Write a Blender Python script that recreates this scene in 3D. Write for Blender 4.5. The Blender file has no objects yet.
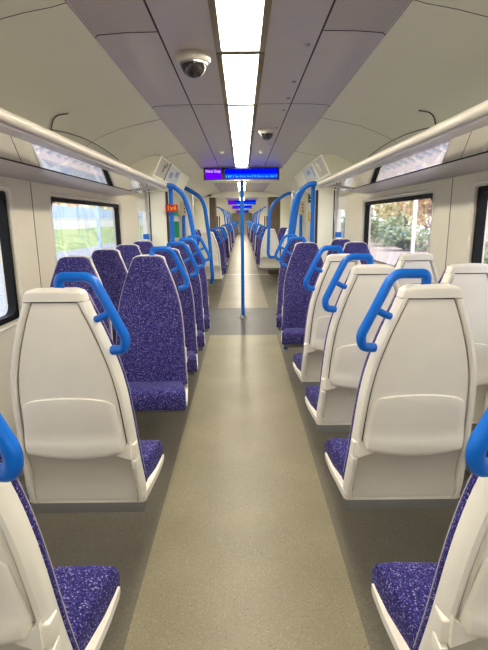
import bpy, bmesh, math, random
from mathutils import Vector, Matrix
random.seed(7)
scn = bpy.context.scene
COL = scn.collection
PI = math.pi

# ------------------------------------------------------------------ materials
def new_mat(name):
    m = bpy.data.materials.new(name); m.use_nodes = True
    nt = m.node_tree
    return m, nt, nt.nodes['Principled BSDF']

def plain(name, col, rough=.5, metal=0., spec=.5, var=0., vscale=8., bump=0., bscale=200.):
    m, nt, b = new_mat(name)
    b.inputs['Base Color'].default_value = (*col, 1)
    b.inputs['Roughness'].default_value = rough
    b.inputs['Metallic'].default_value = metal
    b.inputs['Specular IOR Level'].default_value = spec
    tc = nt.nodes.new('ShaderNodeTexCoord')
    if var > 0:
        n = nt.nodes.new('ShaderNodeTexNoise'); n.inputs['Scale'].default_value = vscale
        n.inputs['Detail'].default_value = 4
        nt.links.new(tc.outputs['Object'], n.inputs['Vector'])
        r = nt.nodes.new('ShaderNodeValToRGB')
        r.color_ramp.elements[0].position = .3; r.color_ramp.elements[1].position = .7
        r.color_ramp.elements[0].color = (*[c*(1-var) for c in col], 1)
        r.color_ramp.elements[1].color = (*[min(1, c*(1+var)) for c in col], 1)
        nt.links.new(n.outputs['Fac'], r.inputs['Fac'])
        nt.links.new(r.outputs['Color'], b.inputs['Base Color'])
    if bump > 0:
        n2 = nt.nodes.new('ShaderNodeTexNoise'); n2.inputs['Scale'].default_value = bscale
        nt.links.new(tc.outputs['Object'], n2.inputs['Vector'])
        bp = nt.nodes.new('ShaderNodeBump'); bp.inputs['Strength'].default_value = bump
        bp.inputs['Distance'].default_value = .01
        nt.links.new(n2.outputs['Fac'], bp.inputs['Height'])
        nt.links.new(bp.outputs['Normal'], b.inputs['Normal'])
    return m

def emit(name, col, s):
    m = bpy.data.materials.new(name); m.use_nodes = True
    nt = m.node_tree; nt.nodes.clear()
    e = nt.nodes.new('ShaderNodeEmission'); o = nt.nodes.new('ShaderNodeOutputMaterial')
    e.inputs['Color'].default_value = (*col, 1); e.inputs['Strength'].default_value = s
    nt.links.new(e.outputs[0], o.inputs[0])
    return m

def fabric_mat():
    m, nt, b = new_mat('moquette')
    tc = nt.nodes.new('ShaderNodeTexCoord')
    v = nt.nodes.new('ShaderNodeTexVoronoi'); v.inputs['Scale'].default_value = 300
    nt.links.new(tc.outputs['Object'], v.inputs['Vector'])
    sep = nt.nodes.new('ShaderNodeSeparateColor')
    nt.links.new(v.outputs['Color'], sep.inputs['Color'])
    r = nt.nodes.new('ShaderNodeValToRGB'); r.color_ramp.interpolation = 'CONSTANT'
    els = r.color_ramp.elements
    els[0].position = 0; els[0].color = (.020, .017, .105, 1)
    els[1].position = .45; els[1].color = (.027, .023, .130, 1)
    for p, c in ((.64, (.052, .046, .23)), (.80, (.115, .10, .34)), (.905, (.31, .26, .46)), (.962, (.012, .010, .035))):
        e = els.new(p); e.color = (*c, 1)
    nt.links.new(sep.outputs['Red'], r.inputs['Fac'])
    nt.links.new(r.outputs['Color'], b.inputs['Base Color'])
    b.inputs['Roughness'].default_value = .9
    b.inputs['Specular IOR Level'].default_value = .2
    b.inputs['Sheen Weight'].default_value = .08
    b.inputs['Sheen Tint'].default_value = (.6, .6, 1, 1)
    return m

def speckle_floor(name, c1, c2, c3, rough, scale=260):
    m, nt, b = new_mat(name)
    tc = nt.nodes.new('ShaderNodeTexCoord')
    v = nt.nodes.new('ShaderNodeTexVoronoi'); v.inputs['Scale'].default_value = scale
    nt.links.new(tc.outputs['Object'], v.inputs['Vector'])
    sep = nt.nodes.new('ShaderNodeSeparateColor'); nt.links.new(v.outputs['Color'], sep.inputs['Color'])
    r = nt.nodes.new('ShaderNodeValToRGB'); r.color_ramp.interpolation = 'CONSTANT'
    els = r.color_ramp.elements
    els[0].position = 0; els[0].color = (*c1, 1)
    els[1].position = .9; els[1].color = (*c2, 1)
    e = els.new(.955); e.color = (*c3, 1)
    nt.links.new(sep.outputs['Red'], r.inputs['Fac'])
    n = nt.nodes.new('ShaderNodeTexNoise'); n.inputs['Scale'].default_value = 2.2; n.inputs['Detail'].default_value = 5
    nt.links.new(tc.outputs['Object'], n.inputs['Vector'])
    mr = nt.nodes.new('ShaderNodeMapRange'); mr.inputs['From Min'].default_value = .3; mr.inputs['From Max'].default_value = .7
    mr.inputs['To Min'].default_value = .88; mr.inputs['To Max'].default_value = 1.1
    nt.links.new(n.outputs['Fac'], mr.inputs['Value'])
    mx = nt.nodes.new('ShaderNodeMix'); mx.data_type = 'RGBA'; mx.blend_type = 'MULTIPLY'
    mx.inputs['Factor'].default_value = 1
    nt.links.new(r.outputs['Color'], mx.inputs['A']); nt.links.new(mr.outputs['Result'], mx.inputs['B'])
    nt.links.new(mx.outputs['Result'], b.inputs['Base Color'])
    b.inputs['Roughness'].default_value = rough
    b.inputs['Specular IOR Level'].default_value = .35
    return m

def perforated(name, col, rough):
    m, nt, b = new_mat(name)
    tc = nt.nodes.new('ShaderNodeTexCoord')
    mp = nt.nodes.new('ShaderNodeVectorMath'); mp.operation = 'SCALE'; mp.inputs['Scale'].default_value = 120
    nt.links.new(tc.outputs['Object'], mp.inputs[0])
    fr = nt.nodes.new('ShaderNodeVectorMath'); fr.operation = 'FRACTION'
    nt.links.new(mp.outputs[0], fr.inputs[0])
    sb = nt.nodes.new('ShaderNodeVectorMath'); sb.operation = 'SUBTRACT'; sb.inputs[1].default_value = (.5, .5, .5)
    nt.links.new(fr.outputs[0], sb.inputs[0])
    ml = nt.nodes.new('ShaderNodeVectorMath'); ml.operation = 'MULTIPLY'; ml.inputs[1].default_value = (1, 1, 0)
    nt.links.new(sb.outputs[0], ml.inputs[0])
    ln = nt.nodes.new('ShaderNodeVectorMath'); ln.operation = 'LENGTH'
    nt.links.new(ml.outputs[0], ln.inputs[0])
    r = nt.nodes.new('ShaderNodeValToRGB')
    r.color_ramp.elements[0].position = .25; r.color_ramp.elements[0].color = (.26, .24, .25, 1)
    r.color_ramp.elements[1].position = .34; r.color_ramp.elements[1].color = (*col, 1)
    nt.links.new(ln.outputs['Value'], r.inputs['Fac'])
    nt.links.new(r.outputs['Color'], b.inputs['Base Color'])
    b.inputs['Roughness'].default_value = rough
    return m

def glass_mat(name, refl, tint=(1, 1, 1), rough=.02, ior=5.):
    m = bpy.data.materials.new(name); m.use_nodes = True
    nt = m.node_tree; nt.nodes.clear()
    o = nt.nodes.new('ShaderNodeOutputMaterial')
    t = nt.nodes.new('ShaderNodeBsdfTransparent'); t.inputs['Color'].default_value = (*tint, 1)
    g = nt.nodes.new('ShaderNodeBsdfGlossy'); g.inputs['Roughness'].default_value = rough
    f = nt.nodes.new('ShaderNodeLayerWeight'); f.inputs['Blend'].default_value = .5
    pw = nt.nodes.new('ShaderNodeMath'); pw.operation = 'POWER'; pw.inputs[1].default_value = ior
    nt.links.new(f.outputs['Facing'], pw.inputs[0])
    mm = nt.nodes.new('ShaderNodeMath'); mm.operation = 'MULTIPLY_ADD'; mm.use_clamp = True
    mm.inputs[1].default_value = .94; mm.inputs[2].default_value = refl
    nt.links.new(pw.outputs[0], mm.inputs[0])
    x = nt.nodes.new('ShaderNodeMixShader')
    nt.links.new(mm.outputs[0], x.inputs[0]); nt.links.new(t.outputs[0], x.inputs[1]); nt.links.new(g.outputs[0], x.inputs[2])
    nt.links.new(x.outputs[0], o.inputs[0])
    return m

M = {}
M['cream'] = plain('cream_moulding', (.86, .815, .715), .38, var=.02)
M['cream_shaded'] = plain('cream_moulding_shaded', (.70, .67, .59), .42, var=.02)  # same cream as the shell, greyed for the shade low on the back
M['wall'] = plain('wall_laminate', (.80, .74, .61), .45, var=.015)
M['coving'] = plain('coving_paint', (.92, .915, .76), .5, var=.015, vscale=2)
M['ceil'] = plain('ceiling_satin', (.58, .53, .53), .32, metal=.25, var=.02)
M['ceil_perf'] = perforated('ceiling_perforated', (.58, .53, .53), .4)
M['ceil_side'] = plain('ceiling_side_satin', (.58, .53, .53), .34, metal=.25, var=.02)
M['gap'] = plain('shadow_gap_rubber', (.015, .015, .016), .7)
M['seam'] = plain('panel_seam', (.10, .095, .085), .6)
M['groove'] = plain('groove_rubber', (.06, .055, .05), .7)
M['fabric'] = fabric_mat()
M['piping'] = plain('piping', (.42, .36, .44), .7)
M['blue'] = plain('blue_powder_coat', (.001, .135, .60), .36, spec=.35, var=.03, vscale=30)
M['base'] = plain('seat_base_grey', (.19, .19, .185), .5, var=.03)
M['base_dk'] = plain('seat_base_dark', (.06, .06, .065), .5)
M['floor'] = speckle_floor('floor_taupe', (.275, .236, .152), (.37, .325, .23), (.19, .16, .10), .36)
M['floor_shaded'] = speckle_floor('floor_vinyl_shaded', (.155, .138, .10), (.22, .20, .155), (.10, .09, .065), .45)  # side vinyl coloured darker than the aisle to stand for seat shade
M['floor_vest'] = speckle_floor('floor_vestibule_grey', (.115, .108, .104), (.18, .17, .165), (.075, .07, .068), .45)
M['steel'] = plain('brushed_steel', (.62, .62, .62), .25, metal=1., var=.05, vscale=60)
M['alu'] = plain('satin_aluminium', (.66, .63, .60), .33, metal=.75, var=.03)
M['rail'] = plain('rack_rail_enamel', (.80, .74, .64), .28, var=.02)
M['ledge'] = plain('rack_ledge_grey', (.50, .47, .47), .3, metal=.35, var=.02)
M['black'] = plain('black_rubber_frame', (.006, .006, .007), .6, spec=.2)
M['dark'] = plain('dark_plastic', (.03, .03, .035), .3)
M['brown'] = plain('gangway_brown', (.12, .085, .05), .6, var=.1)
M['gold'] = plain('light_trough', (.22, .17, .08), .4, metal=.3)
M['light'] = emit('light_diffuser', (1., .925, .76), 14.)
M['camera_body'] = plain('camera_housing', (.66, .62, .54), .4)
M['dome'] = plain('smoked_dome', (.02, .017, .015), .06, spec=.8)
M['purple_scr'] = emit('purple_screen', (.13, .0, .85), .62)
M['blue_scr'] = emit('blue_screen', (.0, .004, .85), .6)
M['blue_lite'] = emit('blue_screen_band', (.0, .075, .9), .6)
M['txt_white'] = emit('screen_text_white', (.9, .6, 1.), .7)
M['txt_cyan'] = emit('screen_text_cyan', (.1, .5, 1.), .6)
M['red'] = plain('red_plate', (.62, .012, .015), .4)
M['yellow'] = plain('yellow_print', (.95, .62, .03), .4)
M['green'] = plain('green_sign', (.0, .32, .14), .4)
M['green_dk'] = plain('green_sign_dark', (.0, .13, .06), .4)
M['white'] = plain('white_panel', (.82, .82, .78), .4)
M['notice'] = plain('notice_grey', (.50, .475, .42), .5, var=.1, vscale=18)
M['paper'] = plain('poster_paper', (.58, .62, .66), .5, var=.12, vscale=22)
M['ink'] = plain('poster_ink', (.10, .11, .14), .6)
M['ink_blue'] = plain('poster_blue', (.25, .34, .55), .6)
M['tan'] = plain('beige_control_box', (.62, .53, .38), .45)
M['glass'] = glass_mat('window_glass', .03)
M['shelf'] = glass_mat('rack_glass', .42, (.80, .82, .80), .03, 2.5)
M['grass'] = plain('grass', (.30, .36, .13), .9, var=.35, vscale=1.4, bump=.4, bscale=30)
M['ballast'] = plain('ballast', (.56, .44, .38), .95, var=.35, vscale=14, bump=.6, bscale=40)
M['path'] = plain('grey_path', (.34, .34, .35), .9, var=.15, vscale=4)
M['rust'] = plain('rail_steel', (.20, .13, .11), .5, metal=.4, var=.2)
M['conc'] = plain('pale_retaining_wall', (.74, .72, .70), .8, var=.08, vscale=2)
M['fence'] = plain('blue_grey_fence', (.42, .55, .66), .6, var=.08, vscale=3)
M['mast'] = plain('pale_mast', (.42, .58, .72), .5, var=.04)
M['mast_w'] = plain('white_mast', (.86, .85, .80), .5, var=.04)
M['roof'] = plain('red_roof', (.52, .20, .17), .8, var=.15, vscale=3)
M['brick'] = plain('house_render', (.66, .52, .47), .8, var=.08)
M['leaf_g'] = plain('leaves_green', (.36, .43, .27), .8, var=.4, vscale=1.5)
M['leaf_o'] = plain('leaves_orange', (.80, .58, .38), .8, var=.35, vscale=1.2)
M['leaf_y'] = plain('leaves_yellow', (.86, .74, .46), .8, var=.3, vscale=1.2)
M['bark'] = plain('bark', (.16, .12, .09), .9, var=.2)

# ------------------------------------------------------------------ mesh helpers
def link(name, bm, mats, parent=None, smooth=True, angle=40):
    me = bpy.data.meshes.new(name)
    bmesh.ops.recalc_face_normals(bm, faces=bm.faces)
    bm.to_mesh(me); bm.free()
    if not isinstance(mats, (list, tuple)): mats = [mats]
    for m in mats: me.materials.append(m)
    if smooth:
        for p in me.polygons: p.use_smooth = True
        me.set_sharp_from_angle(angle=math.radians(angle))
    o = bpy.data.objects.new(name, me); COL.objects.link(o)
    if parent is not None: o.parent = parent
    return o

def tag(o, label, cat, group=None):
    o['label'] = label; o['category'] = cat
    if group: o['group'] = group
    return o

def struct(o, label=None):
    o['kind'] = 'structure'
    if label: o['label'] = label
    return o

def empty(name, loc, rz=0.):
    o = bpy.data.objects.new(name, None); COL.objects.link(o)
    o.empty_display_size = .1
    o.location = loc; o.rotation_euler = (0, 0, rz)
    return o

def box(bm, x0, x1, y0, y1, z0, z1, bev=0., seg=2, mi=0):
    v = [bm.verts.new((x, y, z)) for x in (x0, x1) for y in (y0, y1) for z in (z0, z1)]
    idx = [(0, 1, 3, 2), (4, 6, 7, 5), (0, 4, 5, 1), (2, 3, 7, 6), (0, 2, 6, 4), (1, 5, 7, 3)]
    fs = [bm.faces.new([v[i] for i in q]) for q in idx]
    for f in fs: f.material_index = mi
    if bev > 0:
        es = list({e for f in fs for e in f.edges})
        r = bmesh.ops.bevel(bm, geom=es, offset=bev, segments=seg, affect='EDGES', profile=.6)
        for f in r['faces']: f.material_index = mi
    return bm

def bxm(*a, **k): return box(bmesh.new(), *a, **k)

def fillet(pts, r, n=6):
    P = [Vector(p) for p in pts]
    if r <= 0: return P
    out = [P[0]]
    for i in range(1, len(P)-1):
        a, b, c = P[i-1], P[i], P[i+1]
        d1 = (a-b); d2 = (c-b)
        l = min(r, d1.length*.48, d2.length*.48)
        p0 = b + d1.normalized()*l; p1 = b + d2.normalized()*l
        for k in range(n+1):
            t = k/n
            out.append(p0*(1-t)**2 + b*2*t*(1-t) + p1*t*t)
    out.append(P[-1])
    return out

def tube(bm, pts, r, seg=10, fl=0., mi=0, flat=1.0):
    P = fillet(pts, fl)
    rings = []
    t0 = (P[1]-P[0]).normalized()
    up = Vector((0, 1, 0)) if abs(t0.y) < .9 else Vector((0, 0, 1))
    n = (up - t0*up.dot(t0)).normalized()
    for i, p in enumerate(P):
        if i == 0: t = t0
        elif i == len(P)-1: t = (P[i]-P[i-1]).normalized()
        else: t = ((P[i+1]-P[i]).normalized() + (P[i]-P[i-1]).normalized()).normalized()
        n = (n - t*n.dot(t)).normalized()
        b = t.cross(n)
        rings.append([bm.verts.new(p + n*math.cos(2*PI*k/seg)*r*flat + b*math.sin(2*PI*k/seg)*r) for k in range(seg)])
    for i in range(len(rings)-1):
        for k in range(seg):
            f = bm.faces.new([rings[i][k], rings[i][(k+1) % seg], rings[i+1][(k+1) % seg], rings[i+1][k]]); f.material_index = mi
    for rg in (rings[0], rings[-1]):
        f = bm.faces.new(rg); f.material_index = mi
    return bm

def tbm(*a, **k): return tube(bmesh.new(), *a, **k)

def lathe(bm, prof, c=(0, 0, 0), seg=24, mi=0):
    rings = []
    for r, z in prof:
        rings.append([bm.verts.new((c[0]+max(r, 1e-4)*math.cos(2*PI*k/seg), c[1]+max(r, 1e-4)*math.sin(2*PI*k/seg), c[2]+z)) for k in range(seg)])
    for i in range(len(rings)-1):
        for k in range(seg):
            f = bm.faces.new([rings[i][k], rings[i][(k+1) % seg], rings[i+1][(k+1) % seg], rings[i+1][k]]); f.material_index = mi
    for rg in (rings[0], rings[-1]):
        f = bm.faces.new(rg); f.material_index = mi
    return bm

def grid(bm, rows, mi=0, close=False):
    V = [[bm.verts.new(p) for p in r] for r in rows]
    for i in range(len(V)-1):
        n = len(V[i])
        for k in range(n if close else n-1):
            f = bm.faces.new([V[i][k], V[i][(k+1) % n], V[i+1][(k+1) % n], V[i+1][k]]); f.material_index = mi
    return V

def prism_xz(bm, poly, y0, y1, mi=0):
    a = [bm.verts.new((x, y0, z)) for x, z in poly]; b = [bm.verts.new((x, y1, z)) for x, z in poly]
    n = len(poly)
    for f in [bm.faces.new(a), bm.faces.new(b)]: f.material_index = mi
    for k in range(n):
        f = bm.faces.new([a[k], a[(k+1) % n], b[(k+1) % n], b[k]]); f.material_index = mi
    return bm

def lerp_tab(tab, z):
    tab = sorted(tab)
    if z <= tab[0][0]: return tab[0][1]
    for (a, va), (b, vb) in zip(tab, tab[1:]):
        if z <= b:
            t = (z-a)/(b-a); return va*(1-t)+vb*t
    return tab[-1][1]

# ------------------------------------------------------------------ camera
H = 1.50; F = 469.0
PITCH = math.atan(106/469.); YAW = -math.atan(.8/469.)
CAMX = 0.
cd = bpy.data.cameras.new('camera'); cam = bpy.data.objects.new('camera', cd); COL.objects.link(cam)
cd.sensor_fit = 'VERTICAL'; cd.sensor_height = 36; cd.sensor_width = 36; cd.lens = F/650*36
cd.clip_start = .05; cd.clip_end = 400
cam.location = (CAMX, 0, H); cam.rotation_euler = (Matrix.Rotation(YAW, 3, 'Z') @ Matrix.Rotation(PI/2-PITCH, 3, 'X') @ Matrix.Rotation(-.0098, 3, 'Z')).to_euler()
scn.camera = cam

# ------------------------------------------------------------------ carriage shell
YB, YE = -2.6, 52.0          # behind the photographer .. far end
WX = 1.37                    # inner wall face
ZC = 2.22
WZ0, WZ1 = .915, 1.675       # window opening
WIN = [(-1.72, .25), (.88, 2.85), (3.48, 5.44)]
WIN_FAR = [(9.2, 11.0), (11.4, 12.6), (15.0, 17.2), (22.8, 24.8), (25.4, 27.4), (28.0, 30.0)]
DOOR = (6.35, 7.75)

bm = bmesh.new()
box(bm, -.44, .44, YB, 6.04, -.06, 0); box(bm, -.44, .44, 7.97, YE, -.06, 0)
floor = struct(link('floor', bm, M['floor'], smooth=False), 'taupe speckled vinyl floor of the carriage aisle')
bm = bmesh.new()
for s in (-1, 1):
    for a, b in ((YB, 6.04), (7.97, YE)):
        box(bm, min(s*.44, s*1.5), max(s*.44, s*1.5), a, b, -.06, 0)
struct(link('floor_margin', bm, M['floor_shaded'], floor, smooth=False), 'side vinyl under the seats, seat shade painted into its colour')
struct(link('floor_vestibule', bxm(-1.5, 1.5, 6.04, 7.97, -.06, .0005), M['floor_vest'], floor, smooth=False), 'grey vinyl band across the vestibule')
struct(link('threshold_strip', bxm(-.75, .75, 12.86, 13.0, 0, .006, .002), M['alu'], floor), 'metal gangway threshold')

def wall(side, name):
    bm = bmesh.new()
    x0, x1 = (WX, WX+.09) if side > 0 else (-WX-.09, -WX)
    y = YB
    ops = sorted([(a, b, WZ0, WZ1) for a, b in WIN+WIN_FAR] + [(DOOR[0], DOOR[1], 0, 1.80)])
    for a, b, z0, z1 in ops:
        box(bm, x0, x1, y, a, 0, 1.80)
        if z0 > 0: box(bm, x0, x1, a, b, 0, z0)
        if z1 < 1.8: box(bm, x0, x1, a, b, z1, 1.80)
        y = b
    box(bm, x0, x1, y, YE, 0, 1.80)
    w = struct(link(name, bm, M['wall'], smooth=False), 'cream laminate carriage side')
    for y0 in (3.17, .56):
        xx = side*WX
        struct(link('seam', bxm(min(xx, xx-side*.002), max(xx, xx-side*.002), y0-.003, y0+.003, .3, 1.745), M['seam'], w, smooth=False))
    return w
wl = wall(-1, 'wall_left'); wr = wall(1, 'wall_right')
for s, w in ((-1, 'left'), (1, 'right')):
    struct(link('baseboard_'+w, bxm(min(s*1.34, s*1.37), max(s*1.34, s*1.37), YB, 6.3, 0, .14, .008), M['alu']), 'grey heater skirting along the carriage side')
struct(link('wall_back', bxm(-1.5, 1.5, YB-.1, YB, 0, 2.4), M['wall'], smooth=False), 'carriage end behind the photographer')
struct(link('wall_front', bxm(-1.5, 1.5, YE, YE+.1, 0, 2.4), M['wall'], smooth=False), 'far end of the train')

# window frames and panes
def rrect(y0, y1, z0, z1, r, n=6):
    pts = []
    for cy, cz, a0 in ((y1-r, z1-r, 0), (y0+r, z1-r, 90), (y0+r, z0+r, 180), (y1-r, z0+r, 270)):
        for k in range(n+1):
            a = math.radians(a0+90*k/n); pts.append((cy+r*math.cos(a), cz+r*math.sin(a)))
    return pts
wn = 0
for s in (-1, 1):
    for (a, b) in WIN+WIN_FAR:
        wn += 1
        xi, xo = s*(WX+.012), s*(WX+.06)
        o_ = rrect(a+.004, b-.004, WZ0+.004, WZ1-.004, .012); i_ = rrect(a+.036, b-.036, WZ0+.036, WZ1-.036, .055)
        bm = bmesh.new()
        rows = [[(xo, p[0], p[1]) for p in o_], [(xi, p[0], p[1]) for p in o_], [(xi, p[0], p[1]) for p in i_], [(xo, p[0], p[1]) for p in i_]]
        grid(bm, rows, close=True)
        f = struct(link('window_%d' % wn, bm, M['black']), 'black rubber-framed carriage window')
        bm = bmesh.new()
        q = rrect(a+.03, b-.03, WZ0+.03, WZ1-.03, .05)
        V = grid(bm, [[(s*(WX+.042), p[0], p[1]) for p in q], [(s*(WX+.048), p[0], p[1]) for p in q]], close=True)
        bm.faces.new(V[0]); bm.faces.new(V[1])
        struct(link('pane', bm, M['glass'], f, smooth=False))
        # pale bevelled surround
        o2 = rrect(a-.035, b+.035, WZ0-.03, WZ1+.03, .05); i2 = rrect(a+.006, b-.006, WZ0+.006, WZ1-.006, .03)
        bm = bmesh.new()
        rows = [[(s*(WX-.0005), p[0], p[1]) for p in o2], [(s*(WX-.01), p[0], p[1]) for p in rrect(a-.025, b+.025, WZ0-.02, WZ1+.02, .045)], [(s*(WX+.02), p[0], p[1]) for p in i2]]
        grid(bm, rows, close=True)
        struct(link('surround', bm, M['cream'], f), 'pale bevelled surround')

# doors
for s, n in ((-1, 1), (1, 2)):
    bm = bmesh.new()
    xa, xb = s*(WX+.02), s*(WX+.06)
    ym = (DOOR[0]+DOOR[1])/2
    for a, b in ((DOOR[0], ym-.004), (ym+.004, DOOR[1])):
        x0, x1 = min(xa, xb), max(xa, xb)
        box(bm, x0, x1, a, b, 0, .9); box(bm, x0, x1, a, b, 1.62, 1.8)
        box(bm, x0, x1, a, a+.12, .9, 1.62); box(bm, x0, x1, b-.12, b, .9, 1.62)
    d = struct(link('door_%d' % n, bm, M['white'], smooth=False), 'white sliding passenger door')
    for a, b in ((DOOR[0], ym-.004), (ym+.004, DOOR[1])):
        struct(link('pane', bxm(min(s*1.41, s*1.416), max(s*1.41, s*1.416), a+.12, b-.12, .9, 1.62), M['glass'], d, smooth=False))
        struct(link('door_edge', bxm(min(s*1.385, s*1.39), max(s*1.385, s*1.39), a, a+.03, .02, 1.78), M['black'], d, smooth=False))

# ceiling
COV = [(.57, 2.205), (.62, 2.192), (.72, 2.175), (.85, 2.145), (.97, 2.105), (1.08, 2.055), (1.18, 1.99), (1.26, 1.92), (1.32, 1.85), (1.355, 1.80), (1.46, 1.795)]
YC = [YB, .1, 2.05, 3.25, 6.92]
bm = bmesh.new()
for s in (-1, 1):
    box(bm, min(s*.104, s*.318), max(s*.104, s*.318), YB, YE, ZC, ZC+.02)
box(bm, -1.5, 1.5, YB-.1, YE+.1, 2.34, 2.38)
ceil = struct(link('ceiling', bm, M['ceil'], smooth=False), 'satin grey flat centre panels of the ceiling')
for s in (-1, 1):
    bm = bmesh.new()
    grid(bm, [[(s*x, y, z) for x, z in ((.326, ZC), (.45, ZC-.002), (.56, ZC-.01), (.572, ZC-.02))] for y in (YB, 2.05)])
    struct(link('perforated_panel', bm, M['ceil_perf'], ceil), 'grey ceiling side panel with fine perforations')
    bm = bmesh.new()
    grid(bm, [[(s*x, y, z) for x, z in ((.326, ZC), (.45, ZC-.002), (.56, ZC-.01), (.572, ZC-.02))] for y in (2.056, YE)])
    struct(link('side_panel', bm, M['ceil_side'], ceil), 'plain satin grey ceiling side panel')
    bm = bmesh.new()
    box(bm, min(s*.316, s*.328), max(s*.316, s*.328), YB, 6.95, ZC+.004, ZC+.012)
    struct(link('shadow_gap', bm, M['gap'], ceil, smooth=False))
    bm = bmesh.new()
    grid(bm, [[(s*x, y, z) for x, z in COV] for y in (YB, YE)])
    struct(link('coving', bm, M['coving'], ceil, angle=60), 'cream curved coving above the luggage rack')
    # transverse seams of the coving and the panels
    for y in (.55, 2.05, 3.25, 4.45, 6.95):
        tb = bmesh.new()
        if y in (2.05, 3.25):
            tube(tb, [(s*.327, y, ZC), (s*.45, y, ZC-.002), (s*.56, y, ZC-.01), (s*.572, y, ZC-.02)], .0022, 6)
        if y in (3.25, 6.95):
            box(tb, min(s*.104, s*.318), max(s*.104, s*.318), y-.003, y+.003, ZC-.001, ZC)
        if tb.verts: struct(link('seam', tb, M['gap'], ceil, smooth=False))
        else: tb.free()
    for y in (1.75, 3.6, 5.3):
        struct(link('seam', tbm([(s*x, y, z-.0006) for x, z in COV[:9]], .0012, 5), M['seam'], ceil))
    for (x, y) in ((.285, 2.2), (.287, 2.75), (.29, 3.1), (.29, 3.42), (.285, 4.05), (.287, 4.9)):
        if s > 0:
            bm = bmesh.new()
            lathe(bm, [(.013, 0), (.013, -.004), (.006, -.006)], (x, y, ZC), 14)
            struct(link('latch', bm, M['steel'], ceil), 'round steel panel latch')

for s in (-1, 1): struct(link('vestibule_panel', bxm(min(s*.11, s*.57), max(s*.11, s*.57), 6.99, 9.6, 2.19, 2.215, .004), M['coving'], ceil), 'flat cream ceiling panel over the vestibule')
def cov_hit(px, py):
    """point where the sight line through a photo pixel meets the coving profile"""
    d = Vector(((px-244)/F, (325-py)/F, -1))
    d = cam.rotation_euler.to_matrix() @ d
    o = Vector((CAMX, 0, H)); s = -1 if d.x < 0 else 1
    for (xa, za), (xb, zb) in zip(COV, COV[1:]):
        # solve o + t d = (s*lerp, *, lerp)
        ax, bx = s*xa, s*(xb-xa); az, bz = za, zb-za
        det = d.x*(-bz) - (-bx)*d.z
        if abs(det) < 1e-9: continue
        rx, rz = ax-o.x, az-o.z
        t = (rx*(-bz) - (-bx)*rz)/det
        u = (d.x*rz - d.z*rx)/det
        if -.001 <= u <= 1.001 and t > 0: return o + d*t
    return None
for side in (0, 1):
    for line in ([(67.6, 113.2), (57, 114.6), (52.5, 119), (50.6, 129)], [(50.4, 129.3), (65, 132), (81, 137), (95, 143.6), (107, 151), (118, 159.5)]):
        pts = [cov_hit(x if side == 0 else 487-x-(-4 if False else 0), y-(3 if side else 0)) for x, y in line]
        pts = [p - Vector((p.x*.003, 0, .002)) for p in pts if p]
        if len(pts) > 2:
            struct(link('access_seam', tbm(fillet(pts, .05, 3), .0035, 6), M['seam'], ceil), 'dark curved edge of an access panel in the coving')

# ------------------------------------------------------------------ ceiling lights
LY = [(-.59, .32), (.36, 1.28), (1.31, 2.265), (2.285, 3.235), (3.265, 4.18), (4.20, 5.14), (5.16, 6.03), (6.05, 6.86)]
LY += [(7.25, 8.22), (8.26, 9.23)] + [(9.7+k*.97, 9.7+k*.97+.95) for k in range(3)] + [(14.2+k*1.94, 14.2+k*1.94+1.92) for k in range(18)]
ordl = ['first', 'second', 'third', 'fourth', 'fifth', 'sixth', 'seventh', 'eighth', 'ninth', 'tenth', 'eleventh', 'twelfth']
vis = 0
for i, (a, b) in enumerate(LY):
    t = empty('ceiling_light', (0, (a+b)/2, ZC))
    hl = (b-a)/2
    link('diffuser', bxm(-.083, .083, -hl+.006, hl-.006, -.004, .012, .003), M['light'], t)
    bm = bmesh.new()
    for s in (-1, 1): box(bm, min(s*.081, s*.108), max(s*.081, s*.108), -hl, hl, -.010, .02, .003)
    box(bm, -.081, .081, -hl-.012, -hl+.012, -.008, .02); box(bm, -.081, .081, hl-.012, hl+.012, -.008, .02)
    link('frame', bm, M['gold'], t)
    if b < 1.29: lab, g = 'lit ceiling light panel overhead, out of view above and behind the photographer', 'ceiling lights overhead'
    elif a > 14: lab, g = 'small lit ceiling light panel far down the train beyond the gangway', 'far ceiling lights'
    elif a > 7: lab, g = 'lit ceiling light panel hidden beyond the hanging display', 'ceiling lights beyond the display'
    else:
        lab = ['bright ceiling light panel nearest the camera, cut by the top photo edge', 'bright ceiling light panel beside the big camera dome, second from the top edge',
               'third bright ceiling light panel from the top edge', 'fourth bright ceiling light panel from the top edge, left of the smaller camera dome',
               'fifth ceiling light panel, second nearest the hanging display', 'last ceiling light panel touching the hanging display'][vis if vis < 6 else 5]
        g = 'ceiling light strip'; vis += 1
    tag(t, lab, 'light', g)

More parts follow.
